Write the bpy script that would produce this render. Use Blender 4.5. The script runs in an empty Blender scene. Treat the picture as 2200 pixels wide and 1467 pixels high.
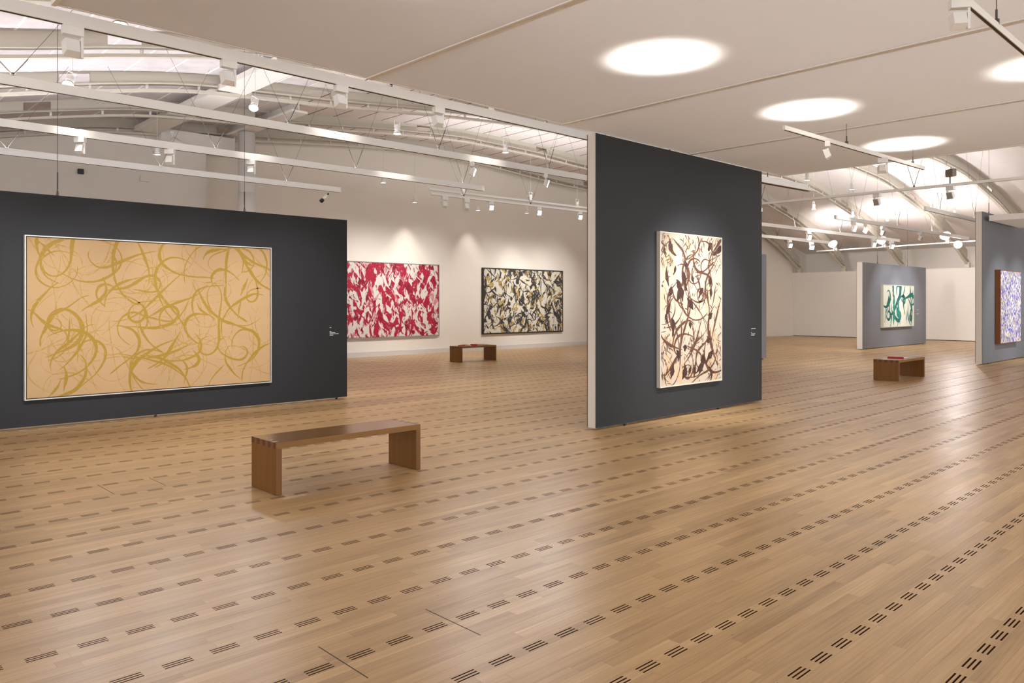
import bpy, math, random
from mathutils import Vector, Matrix
S = bpy.context.scene
COL = S.collection
PI = math.pi
# ---------------------------------------------------------------- camera
CAMH = 1.65
cam = bpy.data.cameras.new('camera'); co = bpy.data.objects.new('camera', cam); COL.objects.link(co)
cam.sensor_width = 36; cam.lens = 1663.0 / 2200 * 36; cam.shift_y = -(733.5 - 652) / 2200
cam.clip_start = .05; cam.clip_end = 300
co.location = (0, 0, CAMH)
co.rotation_euler = (PI / 2, 0, math.radians(46.46) - PI / 2)
S.camera = co
# ---------------------------------------------------------------- world, exposure
W = bpy.data.worlds.new('world'); S.world = W; W.use_nodes = True
bg = W.node_tree.nodes['Background']; bg.inputs[0].default_value = (.95, .97, 1, 1); bg.inputs[1].default_value = 2.15
S.view_settings.view_transform = 'Standard'; S.view_settings.look = 'None'
S.view_settings.gamma = 1; S.view_settings.use_curve_mapping = False
S.view_settings.exposure = 0.42
WARM = (1, .95, .89); WHITE = (.98, .97, 1)


def spot(loc, target, power, size=60, blend=.6, col=WHITE, r=.04, name='spot_light'):
    l = bpy.data.lights.new(name, 'SPOT'); l.energy = power; l.spot_size = math.radians(size); l.spot_blend = blend
    l.color = col; l.shadow_soft_size = r
    o = bpy.data.objects.new(name, l); COL.objects.link(o); o.location = loc
    o.rotation_euler = (Vector(target) - Vector(loc)).to_track_quat('-Z', 'Y').to_euler()
    return o


def strip(a, b, z, power, col=(.97, .97, 1)):
    """added fill light without a real fixture, shining up to brighten the roof"""
    l = bpy.data.lights.new('added_roof_fill', 'AREA'); l.shape = 'RECTANGLE'; d = Vector(b) - Vector(a)
    l.size = d.length; l.size_y = .045; l.energy = power * d.length; l.color = col
    o = bpy.data.objects.new('added_roof_fill', l); COL.objects.link(o)
    c = (Vector(a) + Vector(b)) / 2; o.location = (c.x, c.y, z); o.rotation_euler = (PI, 0, math.atan2(d.y, d.x)); return o


strip((-1.4, 7.48), (13.1, 7.48), 4.17, 3); strip((-1.4, 9.98), (13.5, 9.98), 4.17, 4); strip((-1.4, 12.4), (10.9, 12.4), 4.17, 7.5)
strip((-1.4, 14.7), (8.8, 14.7), 4.17, 9); strip((12.8, 16.6), (19.5, 16.42), 4.78, 12)
strip((21.8, 9.6), (32.4, 9.28), 4.17, 13); strip((17.6, 12.3), (31.7, 11.5), 4.17, 18); strip((21.5, 7.13), (27.4, 7.11), 4.17, 9)
strip((1.6, 3.1), (12.6, 3.1), 4.6, 10); strip((1.6, -.5), (12.6, -.5), 4.6, 10)  # added fill above the fabric, where no track runs


# ---------------------------------------------------------------- materials
def mat(name, col, rough=.6, metal=0, emit=0, ecol=None, spec=.5, noise=0, nscale=8):
    m = bpy.data.materials.new(name); m.use_nodes = True
    nt = m.node_tree; b = nt.nodes['Principled BSDF']
    b.inputs['Base Color'].default_value = (*col, 1); b.inputs['Roughness'].default_value = rough
    b.inputs['Metallic'].default_value = metal; b.inputs['Specular IOR Level'].default_value = spec
    if emit:
        b.inputs['Emission Color'].default_value = (*(ecol or col), 1); b.inputs['Emission Strength'].default_value = emit
    if noise:
        tc = nt.nodes.new('ShaderNodeTexCoord'); n = nt.nodes.new('ShaderNodeTexNoise')
        n.inputs['Scale'].default_value = nscale; n.inputs['Detail'].default_value = 5
        mx = nt.nodes.new('ShaderNodeMix'); mx.data_type = 'RGBA'
        mx.inputs[6].default_value = (*[c * (1 - noise) for c in col], 1); mx.inputs[7].default_value = (*[min(1, c * (1 + noise)) for c in col], 1)
        nt.links.new(tc.outputs['Object'], n.inputs['Vector']); nt.links.new(n.outputs['Fac'], mx.inputs[0])
        nt.links.new(mx.outputs[2], b.inputs['Base Color'])
    return m


class NT:
    def __init__(s, m): s.t = m.node_tree; s.b = s.t.nodes['Principled BSDF']
    def n(s, typ, **kw):
        x = s.t.nodes.new(typ)
        for k, v in kw.items(): setattr(x, k, v)
        return x
    def l(s, a, b): s.t.links.new(a, b)
    def m(s, op, a, b=None, c=None):
        x = s.t.nodes.new('ShaderNodeMath'); x.operation = op
        for i, v in enumerate((a, b, c)):
            if v is None: continue
            if isinstance(v, (int, float)): x.inputs[i].default_value = v
            else: s.l(v, x.inputs[i])
        return x.outputs[0]
    def mix(s, f, a, b):
        x = s.t.nodes.new('ShaderNodeMix'); x.data_type = 'RGBA'
        for i, v in ((0, f), (6, a), (7, b)):
            if isinstance(v, (int, float)): x.inputs[i].default_value = v
            elif isinstance(v, tuple): x.inputs[i].default_value = (*v, 1)
            else: s.l(v, x.inputs[i])
        return x.outputs[2]


def floor_mat():
    m = mat('oak_floor', (.5, .3, .15), .3); g = NT(m)
    tc = g.n('ShaderNodeTexCoord'); sp = g.n('ShaderNodeSeparateXYZ'); g.l(tc.outputs['Object'], sp.inputs[0])
    X, Y = sp.outputs[0], sp.outputs[1]
    PW = .503 / 7
    p = g.m('ADD', g.m('DIVIDE', g.m('SUBTRACT', Y, .114), PW), 700.5)
    bi = g.m('FLOOR', p); fy = g.m('FRACT', p)
    w1 = g.n('ShaderNodeTexWhiteNoise', noise_dimensions='1D'); g.l(bi, w1.inputs['W'])
    xs = g.m('ADD', g.m('DIVIDE', X, 1.15), g.m('MULTIPLY', w1.outputs['Value'], 17.3))
    ci = g.m('FLOOR', xs); fx = g.m('FRACT', xs)
    w2 = g.n('ShaderNodeTexWhiteNoise', noise_dimensions='2D')
    cv = g.n('ShaderNodeCombineXYZ'); g.l(bi, cv.inputs[0]); g.l(ci, cv.inputs[1]); g.l(cv.outputs[0], w2.inputs['Vector'])
    tone = w2.outputs['Value']
    # grain: noise stretched along the board, shifted for each board
    gv = g.n('ShaderNodeCombineXYZ'); g.l(g.m('MULTIPLY', X, 1.3), gv.inputs[0]); g.l(g.m('MULTIPLY', Y, 45), gv.inputs[1])
    g.l(g.m('MULTIPLY', tone, 50), gv.inputs[2])
    gn = g.n('ShaderNodeTexNoise'); g.l(gv.outputs[0], gn.inputs['Vector']); gn.inputs['Scale'].default_value = 1.6
    gn.inputs['Detail'].default_value = 5; gn.inputs['Roughness'].default_value = .6
    gv2 = g.n('ShaderNodeCombineXYZ'); g.l(g.m('MULTIPLY', X, .8), gv2.inputs[0]); g.l(g.m('MULTIPLY', Y, 5), gv2.inputs[1])
    g.l(g.m('MULTIPLY', tone, 9), gv2.inputs[2])
    gn2 = g.n('ShaderNodeTexNoise'); g.l(gv2.outputs[0], gn2.inputs['Vector']); gn2.inputs['Scale'].default_value = 1.2
    f = g.m('ADD', g.m('MULTIPLY', g.m('SUBTRACT', tone, .5), .42), g.m('MULTIPLY', g.m('SUBTRACT', gn.outputs['Fac'], .5), 1.1))
    f = g.m('ADD', f, g.m('MULTIPLY', g.m('SUBTRACT', gn2.outputs['Fac'], .5), .9))
    cr = g.n('ShaderNodeValToRGB'); g.l(g.m('ADD', f, .5), cr.inputs[0])
    e = cr.color_ramp.elements
    e[0].position = 0; e[0].color = (.33, .20, .090, 1); e[1].position = 1; e[1].color = (.66, .46, .24, 1)
    x = e.new(.35); x.color = (.46, .295, .138, 1); x = e.new(.65); x.color = (.54, .35, .165, 1)
    # knots
    kv = g.n('ShaderNodeCombineXYZ'); g.l(g.m('MULTIPLY', X, 1.1), kv.inputs[0]); g.l(g.m('MULTIPLY', Y, 2.2), kv.inputs[1])
    vo = g.n('ShaderNodeTexVoronoi'); g.l(kv.outputs[0], vo.inputs['Vector']); vo.inputs['Scale'].default_value = 2.2
    knot = g.m('LESS_THAN', vo.outputs['Distance'], .022)
    # gaps between boards and board ends
    gap = g.m('GREATER_THAN', g.m('ABSOLUTE', g.m('SUBTRACT', fy, .5)), .489)
    end = g.m('LESS_THAN', fx, .0012)
    gapm = g.m('MAXIMUM', gap, end)
    # ventilation slots in every seventh board, the dark of the holes painted in
    vb = g.m('LESS_THAN', g.m('ABSOLUTE', g.m('SUBTRACT', g.m('MODULO', bi, 7), 0)), .5)
    ff = g.m('FRACT', g.m('ADD', g.m('DIVIDE', g.m('SUBTRACT', X, .02), .2195), 100.5))
    inx = g.m('LESS_THAN', g.m('ABSOLUTE', g.m('SUBTRACT', ff, .5)), .065 / .2195)
    sy = g.m('FRACT', g.m('ADD', g.m('DIVIDE', g.m('SUBTRACT', fy, .5), .29), .5))
    iny = g.m('LESS_THAN', g.m('ABSOLUTE', g.m('SUBTRACT', sy, .5)), .5 * .118 / .29)
    iny = g.m('MULTIPLY', iny, g.m('LESS_THAN', g.m('ABSOLUTE', g.m('SUBTRACT', fy, .5)), .42))
    slot = g.m('MULTIPLY', g.m('MULTIPLY', vb, inx), iny)
    c = g.mix(g.m('MULTIPLY', gapm, .55), cr.outputs[0], (.12, .06, .03))
    c = g.mix(g.m('MULTIPLY', knot, .6), c, (.12, .06, .03))
    c = g.mix(slot, c, (.030, .014, .008))
    g.l(c, g.b.inputs['Base Color'])
    wn = g.n('ShaderNodeTexNoise'); g.l(tc.outputs['Object'], wn.inputs['Vector']); wn.inputs['Scale'].default_value = 1.3; wn.inputs['Detail'].default_value = 6
    r = g.m('ADD', .27, g.m('MULTIPLY', wn.outputs['Fac'], .16))
    r = g.m('ADD', r, g.m('MULTIPLY', slot, .5))
    g.l(r, g.b.inputs['Roughness'])
    g.l(g.m('MULTIPLY', g.m('SUBTRACT', 1, slot), .38), g.b.inputs['Specular IOR Level'])
    bp = g.n('ShaderNodeBump'); bp.inputs['Strength'].default_value = .10; bp.inputs['Distance'].default_value = .004
    h = g.m('SUBTRACT', g.m('MULTIPLY', gn.outputs['Fac'], .5), g.m('MULTIPLY', gapm, 1.0))
    h = g.m('ADD', h, g.m('MULTIPLY', tone, .5))
    g.l(h, bp.inputs['Height']); g.l(bp.outputs[0], g.b.inputs['Normal'])
    return m


def wood_mat(name, c0, c1, axis=0, rough=.32, board=.045):
    m = mat(name, c0, rough); g = NT(m)
    tc = g.n('ShaderNodeTexCoord'); sp = g.n('ShaderNodeSeparateXYZ'); g.l(tc.outputs['Object'], sp.inputs[0])
    al = sp.outputs[axis]
    bi = g.m('FLOOR', g.m('DIVIDE', g.m('ADD', sp.outputs[1], 5), board))
    w = g.n('ShaderNodeTexWhiteNoise', noise_dimensions='1D'); g.l(bi, w.inputs['W'])
    cv = g.n('ShaderNodeCombineXYZ'); g.l(g.m('MULTIPLY', al, 1.5), cv.inputs[0]); g.l(g.m('MULTIPLY', sp.outputs[1], 30), cv.inputs[1])
    oth = sp.outputs[2] if axis == 0 else sp.outputs[0]
    g.l(g.m('ADD', g.m('MULTIPLY', oth, 30), g.m('MULTIPLY', w.outputs['Value'], 30)), cv.inputs[2])
    n = g.n('ShaderNodeTexNoise'); g.l(cv.outputs[0], n.inputs['Vector']); n.inputs['Scale'].default_value = 1.7; n.inputs['Detail'].default_value = 4
    f = g.m('ADD', g.m('MULTIPLY', n.outputs['Fac'], .7), g.m('MULTIPLY', w.outputs['Value'], .3))
    g.l(g.mix(f, c0, c1), g.b.inputs['Base Color'])
    return m


def roof_mat():
    m = mat('roof_lining', (.72, .66, .62), .9, spec=.1); g = NT(m)
    tc = g.n('ShaderNodeTexCoord'); sp = g.n('ShaderNodeSeparateXYZ'); g.l(tc.outputs['Object'], sp.inputs[0])
    n = g.n('ShaderNodeTexNoise'); g.l(tc.outputs['Object'], n.inputs['Vector']); n.inputs['Scale'].default_value = 4; n.inputs['Detail'].default_value = 8
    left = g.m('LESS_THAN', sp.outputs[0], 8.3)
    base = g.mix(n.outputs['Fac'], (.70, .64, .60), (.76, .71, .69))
    lft = g.mix(n.outputs['Fac'], (.52, .48, .50), (.78, .74, .75))  # lilac cast of the lighting on the left put into the lining colour
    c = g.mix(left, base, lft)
    fx = g.m('FRACT', g.m('ADD', g.m('DIVIDE', sp.outputs[0], .74), 20.3))
    ln = g.m('LESS_THAN', g.m('ABSOLUTE', g.m('SUBTRACT', fx, .5)), .027)
    c = g.mix(g.m('MULTIPLY', ln, left), c, (.95, .95, .92))  # left seams painted pale, as gaps catching the lamp light
    rt = g.m('MULTIPLY', g.m('SUBTRACT', 1, left), g.m('LESS_THAN', sp.outputs[0], 27))
    c = g.mix(g.m('MULTIPLY', ln, rt), c, (.12, .08, .05))
    g.l(c, g.b.inputs['Base Color'])
    return m


def fabric_mat():
    m = bpy.data.materials.new('translucent_scrim'); m.use_nodes = True; t = m.node_tree
    t.nodes.remove(t.nodes['Principled BSDF']); out = t.nodes['Material Output']
    tc = t.nodes.new('ShaderNodeTexCoord'); n = t.nodes.new('ShaderNodeTexNoise')
    mp = t.nodes.new('ShaderNodeMapping'); mp.inputs['Scale'].default_value = (.9, .12, 1)
    t.links.new(tc.outputs['Object'], mp.inputs[0]); t.links.new(mp.outputs[0], n.inputs['Vector']); n.inputs['Scale'].default_value = 1.5
    mx = t.nodes.new('ShaderNodeMix'); mx.data_type = 'RGBA'; mx.inputs[6].default_value = (.69, .68, .66, 1); mx.inputs[7].default_value = (.75, .74, .72, 1)
    t.links.new(n.outputs['Fac'], mx.inputs[0])
    d = t.nodes.new('ShaderNodeBsdfDiffuse'); tr = t.nodes.new('ShaderNodeBsdfTranslucent'); ms = t.nodes.new('ShaderNodeMixShader')
    t.links.new(mx.outputs[2], d.inputs[0]); tr.inputs[0].default_value = (.80, .78, .74, 1); ms.inputs[0].default_value = .42
    t.links.new(d.outputs[0], ms.inputs[1]); t.links.new(tr.outputs[0], ms.inputs[2]); t.links.new(ms.outputs[0], out.inputs[0])
    return m


def paint_mat(name, col, under, amount=.45, scale=30, rough=.6, stretch=(1, 1, 1)):
    """brushed paint: breaks up into the ground colour where the brush ran dry"""
    m = mat(name, col, rough, spec=.3); g = NT(m)
    tc = g.n('ShaderNodeTexCoord'); mp = g.n('ShaderNodeMapping'); mp.inputs['Scale'].default_value = stretch
    g.l(tc.outputs['Object'], mp.inputs[0])
    n = g.n('ShaderNodeTexNoise'); g.l(mp.outputs[0], n.inputs['Vector']); n.inputs['Scale'].default_value = scale; n.inputs['Detail'].default_value = 6; n.inputs['Roughness'].default_value = .7
    f = g.m('MULTIPLY', g.m('SUBTRACT', n.outputs['Fac'], 1 - amount), 9)
    f = g.m('MINIMUM', g.m('MAXIMUM', f, 0), 1)
    g.l(g.mix(f, col, under), g.b.inputs['Base Color'])
    return m


M = {}
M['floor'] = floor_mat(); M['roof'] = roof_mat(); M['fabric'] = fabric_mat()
M['wall'] = mat('warm_white_wall', (.74, .68, .60), .85, spec=.2, noise=.02, nscale=1)
M['wallside'] = mat('pale_wall', (.72, .67, .61), .85, spec=.2)
M['skirt'] = mat('pale_skirting', (.60, .57, .53), .6)
M['dark'] = mat('dark_grey_paint', (.024, .0255, .028), .6, spec=.3, noise=.05, nscale=2)
M['midgrey'] = mat('mid_grey_paint', (.16, .165, .18), .6, spec=.3)
M['grey'] = mat('light_grey_paint', (.23, .235, .26), .6, spec=.3)
M['white'] = mat('white_enamel', (.80, .78, .74), .35)
M['cream'] = mat('cream_steel', (.52, .475, .40), .5)
M['steelwhite'] = mat('white_steel', (.76, .72, .68), .5)
M['alu'] = mat('pale_aluminium', (.62, .60, .56), .4, metal=.3)
M['black'] = mat('black_plastic', (.015, .015, .015), .5)
M['wire'] = mat('steel_wire', (.07, .055, .045), .5)
M['palewire'] = mat('white_cord', (.6, .55, .48), .6)
M['lens'] = mat('lit_lens', (1, 1, 1), .3, emit=28, ecol=(1, .97, .93))
M['softlens'] = mat('glowing_reflector', (1, 1, 1), .3, emit=2.2, ecol=(1, .97, .93))
M['glass'] = mat('unlit_lens', (.35, .34, .32), .15)
M['seat'] = wood_mat('oiled_oak_top', (.18, .080, .012), (.28, .135, .028), 0, rough=.2)
M['leg'] = wood_mat('oiled_oak_leg', (.135, .048, .004), (.22, .088, .010), 2, rough=.38)
M['endgrain'] = mat('dark_end_grain', (.10, .030, .010), .55, noise=.2, nscale=60)
M['groove'] = mat('dark_groove', (.05, .03, .02), .7)
M['signal'] = mat('red_book_cover', (.50, .02, .05), .4)


# ---------------------------------------------------------------- mesh helpers
class MB:
    def __init__(s): s.v = []; s.f = []; s.sm = []
    def box(s, x0, x1, y0, y1, z0, z1):
        i = len(s.v)
        s.v += [(x, y, z) for z in (z0, z1) for y in (y0, y1) for x in (x0, x1)]
        s.f += [tuple(i + k for k in q) for q in ((0, 2, 3, 1), (4, 5, 7, 6), (0, 1, 5, 4), (1, 3, 7, 5), (3, 2, 6, 7), (2, 0, 4, 6))]
        s.sm += [False] * 6; return s
    def quad(s, *p):
        i = len(s.v); s.v += [tuple(q) for q in p]; s.f.append(tuple(range(i, i + len(p)))); s.sm.append(False); return s
    def tube(s, a, b, r, n=6, r2=None):
        a = Vector(a); b = Vector(b); d = (b - a)
        if d.length < 1e-6: return s
        d.normalize(); u = d.orthogonal().normalized(); w = d.cross(u); i = len(s.v); r2 = r if r2 is None else r2
        for c, rr in ((a, r), (b, r2)):
            for k in range(n):
                t = 2 * PI * k / n; s.v.append(tuple(c + (u * math.cos(t) + w * math.sin(t)) * rr))
        for k in range(n):
            s.f.append((i + k, i + (k + 1) % n, i + n + (k + 1) % n, i + n + k)); s.sm.append(n > 6)
        s.f.append(tuple(i + k for k in reversed(range(n)))); s.sm.append(False)
        s.f.append(tuple(i + n + k for k in range(n))); s.sm.append(False); return s
    def lathe(s, prof, n=20, axis='Z', c=(0, 0, 0)):
        i = len(s.v)
        for r, h in prof:
            for k in range(n):
                t = 2 * PI * k / n; p = (r * math.cos(t), r * math.sin(t), h)
                if axis == 'Y': p = (p[0], h, p[1])
                s.v.append((p[0] + c[0], p[1] + c[1], p[2] + c[2]))
        for j in range(len(prof) - 1):
            for k in range(n):
                s.f.append((i + j * n + k, i + j * n + (k + 1) % n, i + (j + 1) * n + (k + 1) % n, i + (j + 1) * n + k)); s.sm.append(True)
        return s
    def xf(s, mtx, start=0):
        for k in range(start, len(s.v)): s.v[k] = tuple(mtx @ Vector(s.v[k]))
        return s
    def build(s, name, m, parent=None, bevel=0):
        me = bpy.data.meshes.new(name); me.from_pydata(s.v, [], s.f); me.update()
        me.polygons.foreach_set('use_smooth', s.sm)
        me.materials.append(m)
        o = bpy.data.objects.new(name, me); COL.objects.link(o)
        if parent: o.parent = parent
        if bevel:
            b = o.modifiers.new('bevel', 'BEVEL'); b.width = bevel; b.segments = 2; b.limit_method = 'ANGLE'
        return o


def tag(o, label=None, cat=None, group=None, kind=None):
    if label: o['label'] = label
    if cat: o['category'] = cat
    if group: o['group'] = group
    if kind: o['kind'] = kind
    return o


def empty(name, loc=(0, 0, 0), rz=0):
    o = bpy.data.objects.new(name, None); COL.objects.link(o); o.location = loc; o.rotation_euler = (0, 0, rz); o.empty_display_size = .1
    return o


def kids(o): return [c for c in bpy.data.objects if c.parent == o]


def copy_tree(o, parent=None):
    c = o.copy(); COL.objects.link(c); c.parent = parent
    for k in kids(o): copy_tree(k, c)
    return c


def interp(tab, x):
    if x <= tab[0][0]: return tab[0][1]
    for (a, za), (b, zb) in zip(tab, tab[1:]):
        if x <= b: return za + (zb - za) * (x - a) / (b - a)
    return tab[-1][1]


def smooth(tab, x, w=.9): return (interp(tab, x - w) + 2 * interp(tab, x) + interp(tab, x + w)) / 4


# ---------------------------------------------------------------- room shell
def bend(x): return -max(0, x - 22) * .10      # the hall curves gently towards its far end
ROOF = [(-9, 3.75), (-6, 4.2), (0, 4.97), (2.2, 5.34), (3.5, 5.66), (5.7, 6.11), (9, 6.36), (12, 6.66), (14.5, 6.85), (18, 6.94), (21, 6.90), (24, 6.87), (28, 6.92), (30.5, 6.66), (33.4, 5.93), (36, 5.05), (39.3, 4.2), (42, 3.6)]
ARCH = [(-9, 3.3), (-6, 3.75), (0, 4.6), (2.2, 4.97), (3.5, 5.3), (5.7, 5.75), (9, 6.0), (12, 6.3), (14.5, 6.48), (18, 6.55), (21, 6.48), (24, 6.45), (28, 6.5), (30.5, 6.22), (33.4, 5.44), (35.5, 4.62), (36.8, 3.95), (37.75, 3.25)]
def roofz(x, y): return smooth(ROOF, x) + dz(x, y)
def dz(x, y):
    k = max(0, min(1, (y - 14) / 6)); w = max(0, 1 - abs(x - 23) / 8)
    return -.38 * k * w


fl = MB(); fl.box(-10, 39.4, -9, 20.95, -.05, 0); fl = fl.build('floor', M['floor']); tag(fl, kind='structure')
h = MB()
for x, y0, y1 in ((1.89, 2.91, 3.34), (2.54, 2.9, 3.35), (2.12, 7.23, 7.72), (2.56, 7.25, 7.69)): h.box(x - .0025, x + .0025, y0, y1, 0, .0008)
h.build('hatch_joint', M['groove'], fl)

r = MB(); xs = [-9 + i * .75 for i in range(69)]; ys = [-9, -4, 0, 3, 6, 9, 12, 14, 16, 18, 20, 22.5]
for j, y in enumerate(ys):
    for x in xs: r.v.append((x, y + bend(x), roofz(x, y)))
n = len(xs)
for j in range(len(ys) - 1):
    for i in range(n - 1):
        a = j * n + i; r.f.append((a, a + n, a + n + 1, a + 1)); r.sm.append(True)
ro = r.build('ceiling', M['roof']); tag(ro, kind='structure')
sd = ro.modifiers.new('thickness', 'SOLIDIFY'); sd.thickness = .12; sd.offset = -1


def wallpoly(name, pts, z0, ztop, m, t=.15):
    b = MB()
    for (x0, y0), (x1, y1) in zip(pts, pts[1:]):
        N = max(1, int(abs(x1 - x0) / 1.5) + 1)
        for i in range(N):
            ax, ay = x0 + (x1 - x0) * i / N, y0 + (y1 - y0) * i / N; bx, by = x0 + (x1 - x0) * (i + 1) / N, y0 + (y1 - y0) * (i + 1) / N
            za, zb = ztop(ax, ay), ztop(bx, by)
            b.quad((ax, ay, z0), (bx, by, z0), (bx, by, zb), (ax, ay, za))
            b.quad((bx, by + t, z0), (ax, ay + t, z0), (ax, ay + t, za), (bx, by + t, zb))
    o = b.build(name, m); tag(o, kind='structure'); return o


top = lambda x, y: roofz(x, y - bend(x)) + .05
wallpoly('wall_back', [(7.9, 20.55), (24, 20.5), (37.72, 18.86), (39.4, 18.8)], 0, top, M['wall'])
b = MB(); b.box(-9.5, 8.15, 20.2, 20.5, 0, 3.2)
for i in range(24):
    x0 = -9.5 + i * 17.65 / 24; x1 = -9.5 + (i + 1) * 17.65 / 24
    b.quad((x0, 20.2, 3.2), (x1, 20.2, 3.2), (x1, 20.2, top(x1, 20.2)), (x0, 20.2, top(x0, 20.2)))
b.quad((8.15, 20.2, 3.2), (8.15, 20.5, 3.2), (8.15, 20.5, top(8, 20.2)), (8.15, 20.2, top(8, 20.2)))
tag(b.build('wall_left', M['wallside']), kind='structure')
b = MB(); b.box(37.72, 37.9, -9, 18.9, .03, 3.22); b.box(37.9, 39.2, -9, 18.9, 3.14, 3.215)
tag(b.build('wall_right', M['wallside']), kind='structure')
b = MB(); b.box(39.2, 39.35, -9, 20.6, 3.22, 4.45); tag(b.build('trim_1', M['wallside']), kind='structure')
b = MB(); b.box(37.74, 37.86, -9, 18.9, 0, .03); tag(b.build('shade_strip_right', M['black']), kind='structure')  # black strip stands in for the shaded gap under the end wall
b = MB()
b.box(8.2, 24, 20.42, 20.54, 0, .15)
b.quad((24, 20.40, 0), (37.7, 18.78, 0), (37.7, 18.78, .03), (24, 20.40, .15))
tag(b.build('baseboard_back', M['skirt']), kind='structure')


# ---------------------------------------------------------------- roof arches
def arch(idx, Yk, x0=-8.5):
    root = empty('trim_%d' % idx, (0, 0, 0)); tag(root, kind='structure')
    web = MB(); fg = MB(); rl = MB(); st = MB()
    N = 96; X = [x0 + (37.75 - x0) * i / N for i in range(N + 1)]
    def zz(x): return smooth(ARCH, x, .6) + dz(x, Yk)
    def yy(x): return Yk + bend(x)
    for i in range(N):
        a, c = X[i], X[i + 1]
        def slab(mb, w, lo, hi):
            ya, yc = yy(a), yy(c)
            la, lc, ha, hc = zz(a) + lo(a), zz(c) + lo(c), zz(a) + hi(a), zz(c) + hi(c)
            mb.quad((a, ya - w, la), (c, yc - w, lc), (c, yc - w, hc), (a, ya - w, ha))
            mb.quad((c, yc + w, lc), (a, ya + w, la), (a, ya + w, ha), (c, yc + w, hc))
            mb.quad((a, ya + w, la), (c, yc + w, lc), (c, yc - w, lc), (a, ya - w, la))
            mb.quad((a, ya - w, ha), (c, yc - w, hc), (c, yc + w, hc), (a, ya + w, ha))
        hole = (i % 10 == 5)
        if hole:
            slab(web, .012, lambda x: .13, lambda x: .17); slab(web, .012, lambda x: .33, lambda x: max(.34, min(.62, roofz(x, Yk) - zz(x) + .02)))
        else:
            slab(web, .012, lambda x: .13, lambda x: max(.34, min(.62, roofz(x, Yk) - zz(x) + .02)))
        slab(fg, .10, lambda x: .115, lambda x: .135)
        slab(rl, .055, lambda x: -.02, lambda x: .03)
        if i % 2 == 0: st.tube((a, yy(a), zz(a) + .02), (a, yy(a), zz(a) + .12), .028, 8)
    for x in (X[-1],):
        web.box(x - .06, x + .12, yy(x) - .1, yy(x) + .1, 3.22, 3.45)
    web.build('web', M['cream'], root); fg.build('flange', M['cream'], root); rl.build('lower_rail', M['cream'], root)
    st.build('stud_row', M['steelwhite'], root)
    return root


for i, y in enumerate((20.05, 17.8, 15.1, 12.4, 9.7, 7.0, 4.3)): arch(i + 2, y)

# beam, column and bulkhead at the left
t = empty('trim_9', (8.8, 19.0, 0)); tag(t, kind='structure')
b = MB(); b.box(-.2, .2, -2.6, 1.2, 6.08, 6.13); b.build('flange', M['steelwhite'], t)
b = MB(); b.box(-.02, .02, -2.55, 1.2, 6.13, 6.62); b.build('web', M['steelwhite'], t)
b = MB(); b.box(-.2, .2, -2.6, 1.2, 6.62, 6.67); b.build('flange', M['steelwhite'], t)
t = empty('trim_10', (8.8, 19.2, 0)); tag(t, kind='structure')
b = MB(); b.lathe([(0, 0), (.21, 0), (.21, 6.05), (.0, 6.05)], 32); b.build('shaft', M['steelwhite'], t)
b = MB(); b.lathe([(.21, 3.55), (.214, 3.55), (.214, 4.5), (.21, 4.5)], 32); b.build('collar', M['steelwhite'], t)
b = MB(); b.box(6.32, 6.88, 12.6, 20.2, 5.86, 5.98); tag(b.build('trim_11', M['steelwhite'], None, .01), kind='structure')
b = MB(); b.box(6.9, 8.78, 19.85, 20.2, 5.55, 6.0); tag(b.build('trim_12', M['steelwhite'], None, .01), kind='structure')

# ---------------------------------------------------------------- translucent velum panels
ZV = 3.9


def velum(x0, x1, y0, y1, label, edge=.03, zz=ZV):
    root = empty('fabric_ceiling_panel', ((x0 + x1) / 2, (y0 + y1) / 2, zz)); tag(root, label, 'ceiling panel', 'translucent fabric ceiling panels')
    w = (x1 - x0) / 2; d = (y1 - y0) / 2
    b = MB(); b.quad((-w, -d, 0), (w, -d, 0), (w, d, 0), (-w, d, 0)); b.build('fabric', M['fabric'], root)
    b = MB(); e = edge
    b.box(-w, -w + .035, -d, d, -.012, e); b.box(w - .035, w, -d, d, -.012, e)
    b.box(-w + .035, w - .035, d - .02, d, -.004, e); b.box(-w + .035, w - .035, -d, -d + .02, -.004, e)
    b.build('frame', M['white'], root)
    return root


XV = [1.49, 4.30, 7.16, 9.97, 12.82]
LV = ['beige fabric ceiling panel nearest the upper left corner, its end showing the roof', 'beige fabric ceiling panel with the largest white light patch, above the tall dark partition edge',
      'beige fabric ceiling panel with the second largest light patch, over the tall dark partition', 'farthest beige fabric ceiling panel, with the smallest light patch, open roof behind its edge']
for i in range(4):
    velum(XV[i] + .004, XV[i + 1] - .004, -3.2, 6.6, LV[i])
    b_ = None
velum(23.6, 26.5, -3, 6.24, 'small visible corner of a pale ceiling panel in front of the partition at the right edge', .14, 3.88)
# hanging lamps above the fabric make the bright discs
for x, y, pw in ((3.05, 4.2, 420), (5.89, 4.2, 420), (8.72, 4.16, 420), (11.55, 4.12, 420), (8.75, 1.80, 260)):
    spot((x, y, 4.86), (x, y, 0), pw, 64, 1.0, (1, .98, .95), .10)

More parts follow.
